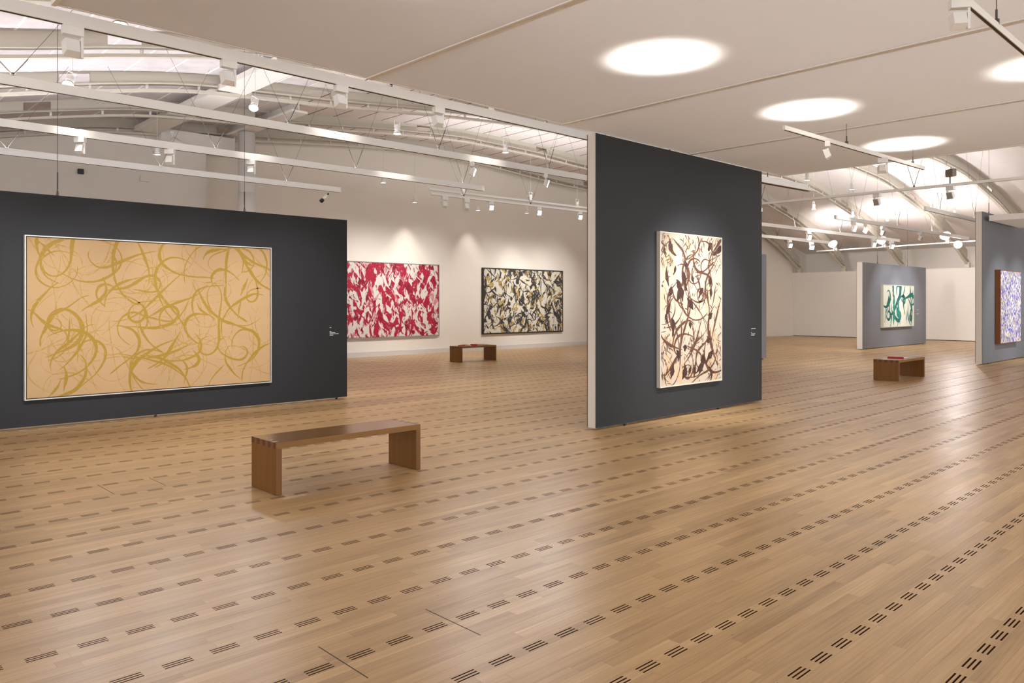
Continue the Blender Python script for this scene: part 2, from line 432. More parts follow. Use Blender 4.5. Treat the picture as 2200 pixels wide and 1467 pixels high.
# ---------------------------------------------------------------- partitions
def partition(loc, L, Hh, T, m, label, z0=.03, feet=(), cables=(), grp=None):
    root = empty('partition_wall', loc); tag(root, label, 'partition wall', grp)
    b = MB(); b.box(0, L, .012, T - .012, z0, Hh); b.build('core', M['wallside'], root)
    b = MB(); b.box(0, L, 0, .012, z0 + .004, Hh); b.build('front_face', m, root)
    b = MB(); b.box(0, L, T - .012, T, z0 + .004, Hh); b.build('back_face', m, root)
    for x in feet:
        b = MB(); b.tube((x, .03, 0), (x, .03, z0 + .01), .012, 8).tube((x, .0, .02), (x, -.004, .02), .016, 8); b.build('foot', M['black'], root)
    for x in cables:
        b = MB(); b.tube((x, T / 2, Hh), (x, T / 2, Hh + .10), .022, 8, .006).tube((x, T / 2, Hh + .1), (x, T / 2, Hh + .32), .009, 6)
        b.tube((x, T / 2, Hh + .3), (x, T / 2, roofz(loc[0] + x, loc[1])), .0035, 5); b.build('suspension_cable', M['wire'], root)
    return root


partition((-1.2, 11.73, 0), 8.39, 3.1, .14, M['dark'], 'long dark grey partition wall at the left carrying the wide yellow painting', .03, (1.0, 3.0, 5.2, 8.19), (3.95, 6.57), 'free standing partitions')
partition((7.7, 6.52, 0), 4.27, 3.86, .155, M['dark'], 'tall dark charcoal partition right of centre carrying the upright brown painting', .03, (.62, 2.95), (), 'free standing partitions')
partition((28.14, 11.42, 0), 6.35, 3.13, .22, M['grey'], 'light grey partition in the far right background carrying the small green painting', .02, (.4, 6.0), (1.6, 4.6), 'free standing partitions')
partition((23.45, 6.36, 0), 8.0, 4.12, .17, M['midgrey'], 'grey partition at the right edge carrying the narrow blue speckled painting', .03, (.6, 3.2), (.9,), 'free standing partitions')
partition((15.6, 11.4, 0), 5.6, 3.1, .14, M['grey'], 'grey partition mostly hidden, only its end showing right of the tall charcoal partition', .05, (5.4,), (), 'free standing partitions')


# ---------------------------------------------------------------- wall texts
def wall_text(x, y, z, lines, label):
    """lettering far too small to read in the photo: rows of fine white marks, one part per line"""
    root = empty('wall_label', (x, y, z)); tag(root, label, 'label', 'wall text labels')
    for dzz, ln in lines:
        mb = MB(); cx = 0; rnd = random.Random(int(ln * 1000)); up = []; lo = []
        while cx < ln:
            hh = rnd.choice((.0035, .0055, .0055)); up.append((cx, hh)); cx += .006
        for (a, h1), (c, h2) in zip(up, up[1:]):
            mb.quad((a, -.001, dzz - .0045), (c, -.001, dzz - .0045), (c, -.001, dzz + h1), (a, -.001, dzz + h1))
        mb.build('text_line', M['white'], root)
    return root


wall_text(6.85, 11.728, 1.165, [(.075, .035), (.008, .035), (-.013, .11), (-.034, .18), (-.056, .068)], 'small white lettering block on the left dark partition beside the yellow painting')
wall_text(11.62, 6.518, 1.165, [(.072, .15), (.008, .03), (-.015, .135), (-.036, .11)], 'small white lettering block on the tall charcoal partition beside the brown painting')
wall_text(33.4, 11.415, 1.28, [(.12, .3), (-.02, .3), (-.06, .22)], 'tiny faint lettering block on the light grey partition beside the green painting')


# ---------------------------------------------------------------- paintings (plain generic gestural stand-ins)
def stroke(mb, pts, widths, y, cu, cv):
    """ribbon on the canvas plane (x,z), clipped to the canvas"""
    n = len(pts); i = len(mb.v)
    for k in range(n):
        a = pts[max(0, k - 1)]; c = pts[min(n - 1, k + 1)]
        tx, tz = c[0] - a[0], c[1] - a[1]; L = math.hypot(tx, tz) or 1
        nx, nz = -tz / L, tx / L; w = widths[k] / 2
        for s in (-1, 1):
            u = min(cu, max(0.0, pts[k][0] + nx * w * s)); v = min(cv, max(0.0, pts[k][1] + nz * w * s))
            mb.v.append((u, y, v))
    for k in range(n - 1):
        mb.f.append((i + 2 * k, i + 2 * k + 2, i + 2 * k + 3, i + 2 * k + 1)); mb.sm.append(False)


def arc(rnd, cx, cz, L, ang, curv, wmax, n=14, wob=.0, taper=.6):
    sw = rnd.uniform(.2, 1.7); sf = rnd.uniform(3, 9); sp = rnd.uniform(0, 6); pts = []; th = ang - curv * L / 2; x, z = 0, 0
    for k in range(n):
        pts.append((x, z)); ds = L / (n - 1)
        x += math.cos(th) * ds; z += math.sin(th) * ds; th += curv * ds * (1 + sw * math.sin(sf * k / n + sp)) + rnd.uniform(-wob, wob)
    mx, mz = sum(p[0] for p in pts) / n, sum(p[1] for p in pts) / n
    pts = [(p[0] - mx + cx, p[1] - mz + cz) for p in pts]
    ph = rnd.uniform(.3, .7)
    ws = []
    for k in range(n):
        t = k / (n - 1); e = math.sin(PI * t) ** taper
        ws.append(wmax * e * (1 + .35 * math.sin(2 * PI * (t * 1.3 + ph))) * rnd.uniform(.85, 1.15) + .001)
    return pts, ws


def painting(loc, w, h, depth, frame_t, fmat, cmat, layers, label, gap=True):
    """loc = lower left corner of the frame, front face at y=0, body to +y"""
    root = empty('painting', loc); tag(root, label, 'painting', 'abstract paintings')
    b = MB(); f = frame_t
    b.box(0, w, 0, depth, 0, f); b.box(0, w, 0, depth, h - f, h); b.box(0, f, 0, depth, f, h - f); b.box(w - f, w, 0, depth, f, h - f)
    b.build('frame', fmat, root)
    g = .012 if gap else 0
    b = MB(); b.box(f, w - f, .03, depth - .002, f, h - f); b.build('shadow_gap', M['black'], root)
    o = f + g
    c = MB(); c.box(o, w - o, .006, .03, o, h - o); mi = [0] * 6
    cu, cvv = w - 2 * o, h - 2 * o
    yo = .0055; mats = [cmat]
    for lname, lm, strokes in layers:
        mb = MB()
        for pts, ws in strokes:
            yo -= .0000035
            stroke(mb, pts, ws, yo, cu, cvv)
        k0 = len(c.v); c.v += [(x + o, y, z + o) for x, y, z in mb.v]
        c.f += [tuple(i + k0 for i in f_) for f_ in mb.f]; c.sm += mb.sm
        mi += [len(mats)] * len(mb.f); mats.append(lm)
    cv = c.build('canvas', cmat, root)
    for lm in mats[1:]: cv.data.materials.append(lm)
    cv.data.polygons.foreach_set('material_index', mi)
    return root


# yellow
rn = random.Random(11); W1, H1 = 3.42, 2.16
CY = (.46, .30, .145)
cm = mat('ochre_canvas', CY, .8, noise=.06, nscale=3)
s1 = [arc(rn, rn.uniform(.1, W1 - .1), rn.uniform(.1, H1 - .1), rn.uniform(.4, 1.6), rn.uniform(.2, 2.9), rn.choice((-1, 1)) * rn.uniform(.4, 3.6), rn.uniform(.006, .016), 26, .09, .3) for _ in range(95)]
s2 = [arc(rn, rn.uniform(.1, W1 - .1), rn.uniform(.1, H1 - .1), rn.uniform(.3, 1.5), rn.uniform(.6, 2.6), rn.choice((-1, 1)) * rn.uniform(.5, 4.0), rn.uniform(.018, .040), 26, .10, .4) for _ in range(72)]
s2 += [arc(rn, x, z, 2 * PI * q * 1.0, 0, 1 / q, .026, 30, .03, .3) for x, z, q in ((.42, 1.1, .17), (3.1, 1.42, .14), (2.45, .95, .3), (1.35, 1.2, .22), (2.75, .5, .16))]
painting((2.34, 11.66, .385), W1, H1, .07, .014, M['alu'], cm,
         [('fine_brushwork', paint_mat('faint_mustard', (.39, .24, .06), CY, .5, 18), s1), ('brushwork', paint_mat('mustard_paint', (.34, .205, .025), CY, .42, 22), s2)],
         'very wide tan canvas with looping mustard brush lines on the left dark partition')
# brown upright
rn = random.Random(5); W2, H2 = 1.62, 2.21
CB = (.50, .42, .32)
cm = mat('cream_canvas', CB, .8, noise=.04, nscale=3)
ta = [arc(rn, rn.choice((rn.uniform(.05, .3), rn.uniform(1.25, 1.55), rn.uniform(.1, 1.5))), rn.choice((rn.uniform(.05, .5), rn.uniform(.1, 2.1))), rn.uniform(.15, .5), rn.uniform(.8, 2.3), rn.uniform(-4, 4), rn.uniform(.04, .13), 12, .1) for _ in range(46)]
bl = [arc(rn, rn.uniform(.15, 1.45), rn.uniform(.15, 2.1), rn.uniform(.35, 1.3), rn.uniform(.7, 2.5), rn.choice((-1, 1)) * rn.uniform(.8, 5), rn.uniform(.018, .04), 26, .07, .4) for _ in range(46)]
db = [arc(rn, rn.uniform(.1, 1.5), rn.uniform(.1, 2.1), rn.uniform(.1, .35), rn.uniform(.6, 2.5), rn.uniform(-4, 4), rn.uniform(.04, .10), 10, .1) for _ in range(34)]
fi = [arc(rn, rn.choice((rn.uniform(.02, .3), rn.uniform(1.2, 1.56), rn.uniform(.5, 1.1))), rn.choice((rn.uniform(.02, .7), rn.uniform(.1, 2.1), rn.uniform(1.7, 2.15))), rn.uniform(.04, .18), rn.uniform(.3, 2.8), rn.uniform(-6, 6), rn.uniform(.004, .016), 6, .2) for _ in range(460)]
painting((9.01, 6.455, .46), W2, H2, .062, .018, mat('pale_wood_frame', (.62, .56, .46), .5), cm,
         [('tan_patches', paint_mat('tan_wash', (.62, .38, .20), CB, .55, 25), ta), ('brown_lines', paint_mat('umber_line', (.10, .040, .020), CB, .40, 30), bl),
          ('dark_blots', paint_mat('umber_blot', (.045, .018, .012), (.45, .25, .13), .36, 40), db), ('fine_marks', paint_mat('umber_mark', (.10, .045, .022), CB, .4, 60), fi)],
         'tall upright cream canvas with dark brown strokes on the charcoal partition', False)
# crimson
rn = random.Random(21); W3, H3 = 4.55, 2.38
CR = (.62, .56, .51)
cm = mat('cream_ground', CR, .8)
def leaf(n, l0, l1, w0, w1, tilt=.45): return [arc(rn, rn.uniform(0, W3), rn.uniform(0, H3), rn.uniform(l0, l1), PI / 2 + rn.choice((-1, 1)) * rn.uniform(.1, tilt) + .12, rn.uniform(-2.5, 2.5), rn.uniform(w0, w1), 9, .12) for _ in range(n)]
C1 = (.34, .010, .035); C2 = (.20, .008, .025); C3 = (.50, .18, .20)
painting((11.53, 20.44, .57), W3, H3, .06, .02, mat('thin_grey_frame', (.35, .33, .30), .5), cm,
         [('pink_brushwork', paint_mat('pink_paint', C3, CR, .5, 12), leaf(210, .25, .7, .08, .17)),
          ('crimson_brushwork', paint_mat('crimson_paint', C1, C3, .42, 14), leaf(330, .25, .75, .07, .15, .65)),
          ('dark_brushwork', paint_mat('wine_paint', C2, C1, .45, 14), leaf(95, .15, .45, .05, .11, .8)),
          ('cream_brushwork', paint_mat('cream_paint', CR, C3, .40, 14), leaf(170, .2, .7, .05, .13, .6)),
          ('grey_marks', paint_mat('grey_pink_paint', (.30, .20, .19), C3, .4, 25), leaf(160, .05, .22, .01, .03, 1.2)),
          ('crimson_marks', paint_mat('crimson_mark', C1, CR, .35, 25), leaf(220, .06, .3, .015, .05, 1.0))],
         'wide crimson and cream brushed canvas on the back wall, half behind the left partition')
# black and gold
rn = random.Random(8); W4, H4 = 4.14, 2.36
CK = (.60, .56, .46)
def cur(n, l0, l1, w0, w1, c=4.5): return [arc(rn, rn.uniform(0, W4), rn.uniform(0, H4), rn.uniform(l0, l1), rn.uniform(.4, 2.7), rn.uniform(-c, c), rn.uniform(w0, w1), 12, .12) for _ in range(n)]
K1 = (.030, .026, .024); K2 = (.30, .20, .055)
painting((18.01, 20.43, .56), W4, H4, .08, .045, M['black'], mat('ivory_ground', CK, .8),
         [('gold_brushwork', paint_mat('ochre_gold', K2, CK, .5, 12), cur(170, .2, .6, .08, .18)), ('black_brushwork', paint_mat('black_paint', K1, (.35, .32, .28), .46, 14), cur(190, .25, .8, .04, .13)),
          ('ivory_brushwork', paint_mat('ivory_paint', CK, (.45, .40, .33), .42, 14), cur(120, .25, .7, .06, .15)), ('black_lines', paint_mat('black_line', K1, CK, .42, 22), cur(170, .2, .8, .02, .055)),
          ('gold_marks', paint_mat('gold_mark', (.42, .28, .06), CK, .4, 20), cur(50, .1, .3, .03, .08))],
         'black framed canvas in ivory, black and gold on the back wall above the middle bench', False)
# green
rn = random.Random(3); W5, H5 = 3.12, 1.60
CG = (.78, .78, .64); G1 = (.006, .115, .095)
lo = [arc(rn, x, z, 2 * PI * q, 1.3, 1 / q, w, 30, .03, .35) for x, z, q, w in ((.35, 1.0, .26, .10), (.42, .45, .22, .1), (1.2, 1.0, .42, .16), (1.95, 1.15, .26, .11), (2.65, 1.05, .3, .13), (2.72, .42, .22, .1), (1.25, .45, .3, .12))]
lo += [arc(rn, rn.uniform(.1, 3.0), rn.uniform(.1, 1.5), rn.uniform(.4, 1.2), rn.uniform(1.2, 2.1), rn.uniform(-2, 2), rn.uniform(.05, .13), 16, .05) for _ in range(18)]
l2 = [arc(rn, rn.uniform(1.0, 1.6), rn.uniform(.3, 1.2), rn.uniform(.3, .8), rn.uniform(1.2, 2.0), rn.uniform(-2, 2), rn.uniform(.08, .2), 12, .05) for _ in range(9)]
painting((29.75, 11.32, .755), W5, H5, .10, .03, mat('pale_green_frame', (.62, .63, .50), .5), mat('pale_ground', CG, .8),
         [('teal_brushwork', paint_mat('teal_paint', G1, (.02, .25, .21), .5, 10), lo), ('jade_patches', paint_mat('jade_paint', (.03, .28, .23), G1, .5, 8), l2)],
         'small cream and teal looping canvas on the light grey partition in the background', False)
# blue
rn = random.Random(17); W6, H6 = 2.1, 2.06
CU = (.76, .70, .62)
def dab(n, w0, w1): return [arc(rn, rn.uniform(0, W6), rn.uniform(0, H6), rn.uniform(.05, .15), PI / 2 + rn.uniform(-.8, .8), rn.uniform(-5, 5), rn.uniform(w0, w1), 5, .1) for _ in range(n)]
painting((24.58, 6.22, .53), W6, H6, .13, .02, mat('brown_wood_frame', (.22, .07, .015), .5), mat('buff_ground', CU, .8),
         [('blue_dabs', mat('cobalt_dab', (.13, .13, .55), .6), dab(900, .025, .05)), ('yellow_dabs', mat('straw_dab', (.72, .56, .22), .6), dab(230, .02, .045)),
          ('pale_dabs', mat('pale_dab', (.80, .77, .74), .6), dab(430, .02, .045)), ('violet_dabs', mat('violet_dab', (.28, .22, .50), .6), dab(260, .02, .04))],
         'narrow looking canvas densely speckled in blue and cream on the right edge partition', False)


# ---------------------------------------------------------------- benches
def bench(loc, L, D, Hh, T, label):
    root = empty('bench', loc); tag(root, label, 'bench', 'gallery benches')
    e = .0012
    s = MB(); s.box(T, L - T, 0, D, Hh - T, Hh)
    fw = D / 9
    fgs = []
    lgs = []
    for side in (0, 1):
        lg = MB(); x0, x1 = (0, T) if side == 0 else (L - T, L)
        lg.box(x0, x1, 0, D, .004, Hh - T)
        for k in range(9):
            y0, y1 = k * fw, (k + 1) * fw
            if k % 2 == 1: lg.box(x0, x1, y0, y1, Hh - T, Hh)
            else:
                s.box(x0, x1, y0, y1, Hh - T, Hh)
                xe = x0 - e if side == 0 else x1
                if k == 0: y0 += .012
                fgs.append(MB().box(xe, xe + e, y0, y1, Hh - T, Hh - .001))
        lgs.append(lg)
    so = s.build('seat', M['seat'], root)
    for lg in lgs: lg.build('leg', M['leg'], root)
    for fg in fgs: tag(fg.build('finger_joint', M['endgrain'], so), 'dark end grain finger joint')
    return root


bench((3.11, 6.21, 0), 1.535, .475, .452, .052, 'oak slab bench alone in the foreground, nothing lying on it')
bench((13.82, 16.6, 0), 1.33, .50, .45, .05, 'oak slab bench in front of the black framed painting, two books on top')
bench((17.17, 6.22, 0), 1.54, .52, .45, .052, 'oak slab bench between the right partitions with a crimson book on it')


def book(loc, w, d, t, cm, label, rz=0):
    root = empty('book', loc, rz); tag(root, label, 'book', 'books lying on the benches')
    b = MB(); b.box(0, w, 0, d, 0, .003).box(0, w, 0, d, t - .003, t).box(0, .004, 0, d, .003, t - .003); b.build('cover', cm, root)
    b = MB(); b.box(.004, w - .004, .004, d - .004, .003, t - .003); b.build('pages', M['wallside'], root)
    return root


pink = mat('coral_cover', (.62, .10, .08), .4); gc = mat('grey_green_cover', (.35, .33, .28), .5)
z = .4525
book((14.02, 16.68, z), .24, .30, .022, pink, 'coral covered book at the left on the bench before the black framed painting')
book((14.07, 16.72, z + .023), .14, .18, .008, M['black'], 'small black booklet on top of the left coral book on the middle bench')
book((14.50, 16.7, z), .24, .30, .03, M['signal'], 'red book right of the black booklet on the middle bench')
book((14.76, 16.72, z), .22, .28, .02, gc, 'dull green grey book at the right on the middle bench')
book((17.76, 6.33, z), .27, .34, .030, M['signal'], 'crimson book lying on the bench between the right partitions')
book((18.08, 6.36, z), .22, .28, .012, gc, 'thin grey booklet beside the crimson book on the right bench')


# ---------------------------------------------------------------- track rails
ZR = 4.05


def rail(a, b, h, w, label, hangers=(), name='track_rail', hz=None, grp='lighting tracks', spread=.9, m=None, direct=False):
    a = Vector(a); c = Vector(b); d = c - a; L = d.length
    root = empty(name, tuple(a), math.atan2(d.y, d.x)); tag(root, label, 'lighting track', grp)
    mb = MB(); mb.box(0, L, -w / 2, w / 2, 0, h); mb.build('track_profile', m or M['white'], root, .003)
    mb = MB(); mb.box(.02, L - .02, -w * .28, w * .28, -.001, 0); mb.build('track_slot', M['groove'], root)
    for t in hangers:
        P = a + d * (t / L)
        mb = MB()
        for s in (-1, 1):
            if direct:
                if s == 1: continue
                zt = hz - P.z; mb.tube((t, 0, h), (t, 0, zt), .003, 5); mb.tube((t, 0, h), (t, 0, h + .1), .008, 6)
            else:
                xx = t + s * spread; wp = P + d.normalized() * (s * spread); zt = roofz(wp.x, wp.y - bend(wp.x)) - P.z + .01
                mb.tube((t, 0, h + .005), (xx, 0, zt), .0025, 5)
                q = .16; mb.tube((t, 0, h + .005), (t + s * spread * q, 0, h + (zt - h) * q), .006, 6)
        mb.tube((t, 0, h - .01), (t, 0, h + .03), .02, 8)
        mb.build('suspension_wire', M['wire'], root)
    return root


rail((-1.5, 7.48, ZR), (13.2, 7.48, ZR), .11, .055, 'nearest of the long white tracks, running from the upper left corner to the charcoal partition', (6.67, 9.26, 12.2))
rail((-1.5, 9.98, ZR), (13.6, 9.98, ZR), .11, .055, 'second long white track behind the nearest one, carrying two glaring lamps at its right', (3.39, 6.68, 9.33, 11.92))
rail((-1.5, 12.4, ZR), (10.95, 12.4, ZR), .11, .055, 'third long white track, directly above the left dark partition with three glaring lamps', (6.66, 9.29, 11.88))
rail((-1.5, 14.7, ZR), (8.85, 14.7, ZR), .11, .055, 'fourth long white track, its rounded end near the camera shaped projector', (4.2, 6.6, 9.1))
rail((12.68, 16.5, 4.56), (19.6, 16.3, 4.56), .06, .05, 'lower profile of the double track in front of the back wall', (1.13, 3.67, 6.4), spread=1.1)
rail((12.72, 16.62, 4.70), (19.6, 16.42, 4.70), .06, .05, 'upper profile of the double track in front of the back wall')
# right side
rail((17.37, 10.6, ZR), (17.46, 0.6, ZR), .055, .05, 'straight white bar crossing the right hand roof from the charcoal partition to the right edge', (1.1, 4.6, 7.5), spread=.8)
rail((21.75, 9.6, ZR), (32.5, 9.28, ZR), .11, .055, 'long white track above the light grey partition, lamps hanging from its middle', (1.5, 4.3, 7.2), spread=1.2)
rail((17.5, 12.3, ZR), (31.8, 11.5, ZR), .11, .055, 'white track behind the charcoal partition whose end hangs above the light grey partition', (3.2, 6.6, 9.6), spread=1.2)
rail((19.5, 14.6, ZR), (30.7, 13.8, ZR), .11, .055, 'farthest white track on the right, just below the others', (4.0, 7.5), spread=1.2)
rail((35.0, 16.3, ZR), (33.3, 7.6, ZR), .05, .05, 'thin white bar with uplighters in front of the far end wall', (1.2, 5.5), spread=.6)
rail((21.46, 7.13, ZR), (27.5, 7.11, ZR), .11, .055, 'short white track ending behind the right edge partition', (1.1, 4.0), spread=1.1)
rail((8.2, 4.2, 3.60), (12.14, 4.05, 3.60), .05, .035, 'slim white track hanging under the fabric ceiling with two lamps', (1.52, 3.55), hz=ZV, direct=True)
rail((5.37, 1.62, 3.60), (9.4, 1.64, 3.60), .05, .035, 'slim white track at the upper right corner with one lit lamp', (.95, 2.6), hz=ZV, direct=True)
rail((13.3, 8.05, 4.12), (16.5, 7.85, 4.12), .07, .16, 'broad white profile lower half right of the charcoal partition top', (), name='track_rail')
rail((13.3, 8.2, 4.22), (16.6, 8.0, 4.22), .07, .16, 'broad white profile upper half right of the charcoal partition top', (1.8,), name='track_rail', spread=.4)


# ---------------------------------------------------------------- lamps
def make_flood(lensm, w=.15, tilt=.35):
    """track floodlight: adapter box, side stem and a square head whose lens faces +y and down"""
    root = empty('track_floodlight')
    b = MB(); b.box(-w / 2, w / 2, -.035, .035, -.075, 0); b.build('adapter', M['white'], root, .004)
    b = MB(); b.box(w / 2 - .02, w / 2, -.012, .012, -.24, -.07); b.tube((w / 2 - .035, 0, -.10), (w / 2, 0, -.10), .012, 8); b.build('stem', M['white'], root)
    hd = empty('head_pivot')
    m4 = Matrix.Translation((0, 0, -.165)) @ Matrix.Rotation(-tilt, 4, 'X')
    b = MB(); i = 0
    d0, d1 = -.035, .045; a, c = .055, .068
    q = [(-a, d0, -a), (a - .01, d0, -a), (a - .01, d0, a), (-a, d0, a), (-c, d1, -c), (c - .012, d1, -c), (c - .012, d1, c), (-c, d1, c)]
    b.v = q; b.f = [(0, 1, 2, 3), (0, 4, 5, 1), (1, 5, 6, 2), (2, 6, 7, 3), (3, 7, 4, 0), (4, 7, 6, 5)]; b.sm = [False] * 6
    b.xf(m4); h = b.build('head', M['white'], root, .004)
    b = MB(); b.box(-c + .01, c - .022, d1, d1 + .004, -c + .01, c - .01); b.xf(m4); b.build('lens', lensm, h)
    bpy.data.objects.remove(hd)
    return root


def make_pendant(lensm, sc=1.0):
    """hanging downlight: lens at z=0, wire upwards"""
    root = empty('pendant_downlight')
    b = MB(); b.lathe([(.045, .18), (.05, .17), (.05, .10), (.058, .095), (.058, .08), (.042, .075), (.046, .06), (.082, .004), (.080, 0), (.07, .004), (.03, .05)], 22); b.lathe([(0, .18), (.045, .18)], 22)
    b.build('reflector_housing', M['white'], root)
    b = MB()
    for s in (-1, 1): b.box(s * .062 - .004, s * .062 + .004, -.006, .006, .12, .27)
    b.box(-.066, .066, -.006, .006, .262, .27); b.build('yoke', M['white'], root)
    b = MB(); b.lathe([(0, .012), (.045, .010), (.072, .003)], 22); b.build('lens', lensm, root)
    b = MB(); b.lathe([(.080, -.001), (.084, .003), (.082, .008)], 22); b.build('rim', M['black'], root)
    return root


def hang(proto, x, y, zl, label, tilt=None, scale=1.0, wire=True, grp='hanging downlights'):
    o = copy_tree(proto); o.location = (x, y, zl); o.scale = (scale,) * 3
    tag(o, label, 'lamp', grp)
    if tilt: o.rotation_euler = tilt
    if wire:
        R = o.rotation_euler.to_matrix()
        p = R @ Vector((0, 0, .27))
        zt = (roofz(x, y - bend(x)) - zl) / scale
        b = MB(); b.tube(p, (p.x, p.y, zt), .0035, 5)
        Ri = R.inverted(); b.v = [tuple(Ri @ Vector(v)) for v in b.v]
        b.build('suspension_wire', M['palewire'], o)
    return o


pf_dim = make_pendant(M['softlens']); pf_lit = make_pendant(M['lens'])
PL = [  # x, y, z, lit, label, power
    (3.0, 12.3, 4.75, 1, 'glaring hanging spotlight at the upper left, over the left end of the yellow painting', 60),
    (5.75, 12.29, 4.9, 1, 'glaring hanging downlight in front of the big white beam, left of the column', 60),
    (6.03, 17.6, 4.9, 0, 'small white hanging downlight between the third and fourth tracks at the left', 0),
    (2.94, 9.8, 4.95, 0, 'hanging downlight partly hidden behind the nearest track by the upper left fabric edge', 0),
    (5.91, 9.79, 4.9, 0, 'conical downlight just above the nearest track, left of centre', 40),
    (8.83, 9.8, 4.9, 0, 'conical downlight just above the nearest track, at the edge of the fabric ceiling', 40),
    (8.63, 12.28, 4.9, 0, 'large white cone downlight hanging between the nearest and second tracks', 60),
    (11.39, 12.19, 4.9, 0, 'white cone downlight hanging between the two glaring lamps of the second track', 60),
    (11.85, 17.5, 4.9, 0, 'small cone downlight below the third track above the crimson painting', 40),
    (14.73, 20.0, 4.86, 0, 'faint cone downlight close to the back wall between the crimson and black paintings', 40),
    (14.79, 17.67, 4.9, 0, 'cone downlight at the end of the third track over the double track', 40),
    (17.4, 20.0, 4.83, 0, 'faint cone downlight hanging below the double track, left of the black framed painting', 40),
    (17.27, 17.32, 4.9, 0, 'cone downlight hanging above the double track, over the black framed painting', 40),
    (19.5, 19.75, 4.88, 0, 'lower cone downlight by the back wall above the black framed painting', 30),
    (19.58, 17.41, 4.9, 0, 'cone downlight beside the pale end of the charcoal partition', 30),
    (19.69, 9.43, 4.9, 0, 'white downlight just under the far edge of the fabric ceiling', 60),
    (22.22, 9.32, 4.9, 0, 'white downlight in the open roof right of the charcoal partition, above the crossing bar', 60),
    (25.99, 12.21, 4.9, 0, 'small downlight hanging just below the crossing bar', 40),
    (29.13, 12.19, 4.9, 0, 'pale hanging spotlight under the crossing bar, nearer the charcoal partition', 40),
    (28.95, 9.4, 4.9, 0, 'pale hanging spotlight, left of the twin pair above the right end of the grey partition', 40),
    (31.39, 9.41, 4.9, 0, 'pale hanging spotlight, right of the twin pair, beside the right edge partition', 40),
]
for x, y, z, lit, lab, pw in PL:
    hang(pf_lit if lit else pf_dim, x, y, z, lab, tilt=(-.5, .4, 0) if lit else None)
    if pw: spot((x, y, z - .03), (x + (.6 if lit else 0), y - (1.2 if lit else 0), 0), pw * 2.2, 75, .8, WARM, .07)
hang(pf_dim, 31.22, 11.75, 4.87, 'hanging spotlight tilted to the right above the light grey partition', tilt=(0, -.6, .7))
hang(pf_dim, 22.4, 12.3, 4.45, 'tilted round spotlight beside the charcoal partition top corner', tilt=(.2, -.7, .7))
for o in (pf_dim, pf_lit):
    for k in kids(o): bpy.data.objects.remove(k)
    bpy.data.objects.remove(o)

ff_dark = make_flood(M['glass']); ff_lit = make_flood(M['lens'])
def flood(proto, x, y, z, rz, label, sc=1.0):
    o = copy_tree(proto); o.location = (x, y, z); o.rotation_euler = (0, 0, rz); o.scale = (sc,) * 3; tag(o, label, 'lamp', 'track floodlights'); return o


FL = [  # lit, x, y, z, rz, scale, label
    (0, 1.86, 7.48, ZR, 0, 1.1, 'white box floodlight on the nearest track, leftmost of its four'),
    (0, 3.24, 7.48, ZR, 0, 1.0, 'white box floodlight on the nearest track, second of its four from the left'),
    (0, 4.51, 7.48, ZR, 0, 1.0, 'white box floodlight on the nearest track, third of its four from the left'),
    (0, 5.87, 7.48, ZR, 0, 1.0, 'white box floodlight on the nearest track, closest to the charcoal partition'),
    (1, 8.55, 9.98, ZR, PI * 1.25, 1.0, 'brightest glaring floodlight on the second track'),
    (1, 10.35, 9.98, ZR, PI * 1.25, 1.0, 'glaring floodlight on the second track nearest the charcoal partition'),
    (1, 3.18, 12.4, ZR, PI * .75 + PI, 1.0, 'glaring floodlight on the third track over the yellow painting, leftmost of three'),
    (1, 4.44, 12.4, ZR, PI * .75 + PI, 1.0, 'glaring floodlight on the third track, middle one of three'),
    (1, 5.76, 12.4, ZR, PI * .75 + PI, 1.0, 'glaring floodlight on the third track in front of the column'),
    (0, 13.15, 16.5, 4.56, 0, 1.3, 'small white floodlight at the left end of the double track'),
    (0, 13.9, 16.47, 4.56, 0, 1.3, 'small white floodlight second from the left on the double track'),
    (1, 14.8, 16.44, 4.56, PI * .85, 1.0, 'lit floodlight on the double track above the gap between the back wall paintings'),
    (1, 16.7, 16.39, 4.56, PI * .85, 1.0, 'lit floodlight on the double track above the black framed painting'),
    (1, 18.5, 16.34, 4.56, PI * .85, 1.0, 'lit floodlight at the right end of the double track by the charcoal partition'),
    (1, 22.9, 9.56, ZR, PI, 1.2, 'lit floodlight on the long right track, leftmost of its group'),
    (1, 23.7, 9.54, ZR, PI * 1.1, 1.2, 'lit floodlight on the long right track, second of its group'),
    (0, 24.9, 9.5, ZR, PI, 1.2, 'floodlight on the long right track, third of its group'),
    (0, 27.9, 9.42, ZR, PI, 1.2, 'thin stemmed floodlight on the long right track above the light grey partition'),
    (1, 24.9, 11.88, ZR, PI * .9, 1.2, 'lit floodlight on the track behind, above the end of the far bar'),
    (1, 29.6, 11.62, ZR, PI * .9, 1.2, 'lit floodlight under the track end left of the light grey partition'),
    (1, 31.1, 11.53, ZR, PI * .9, 1.2, 'lit floodlight at the track end over the light grey partition'),
    (1, 27.8, 14.0, ZR, PI * .9, 1.2, 'lit floodlight on the farthest track beside the charcoal partition'),
    (1, 29.4, 13.9, ZR, PI * .9, 1.2, 'lit floodlight near the end of the farthest right track'),
    (0, 9.2, 4.15, 3.60, PI * .12, .85, 'white floodlight on the slim track under the fabric, nearer the charcoal partition'),
    (0, 10.75, 4.1, 3.60, PI * -.35, .85, 'white floodlight on the slim track under the fabric, nearer its far end'),
    (1, 5.50, 1.62, 3.60, -PI * .30, .80, 'lit floodlight on the slim track in the upper right corner'),
    (0, 17.42, 5.3, ZR, PI * .4, 1.1, 'round looking floodlight under the crossing bar, nearer the right edge'),
    (0, 17.40, 6.75, ZR, PI * .4, 1.1, 'floodlight under the crossing bar, middle of the right hand roof'),
]
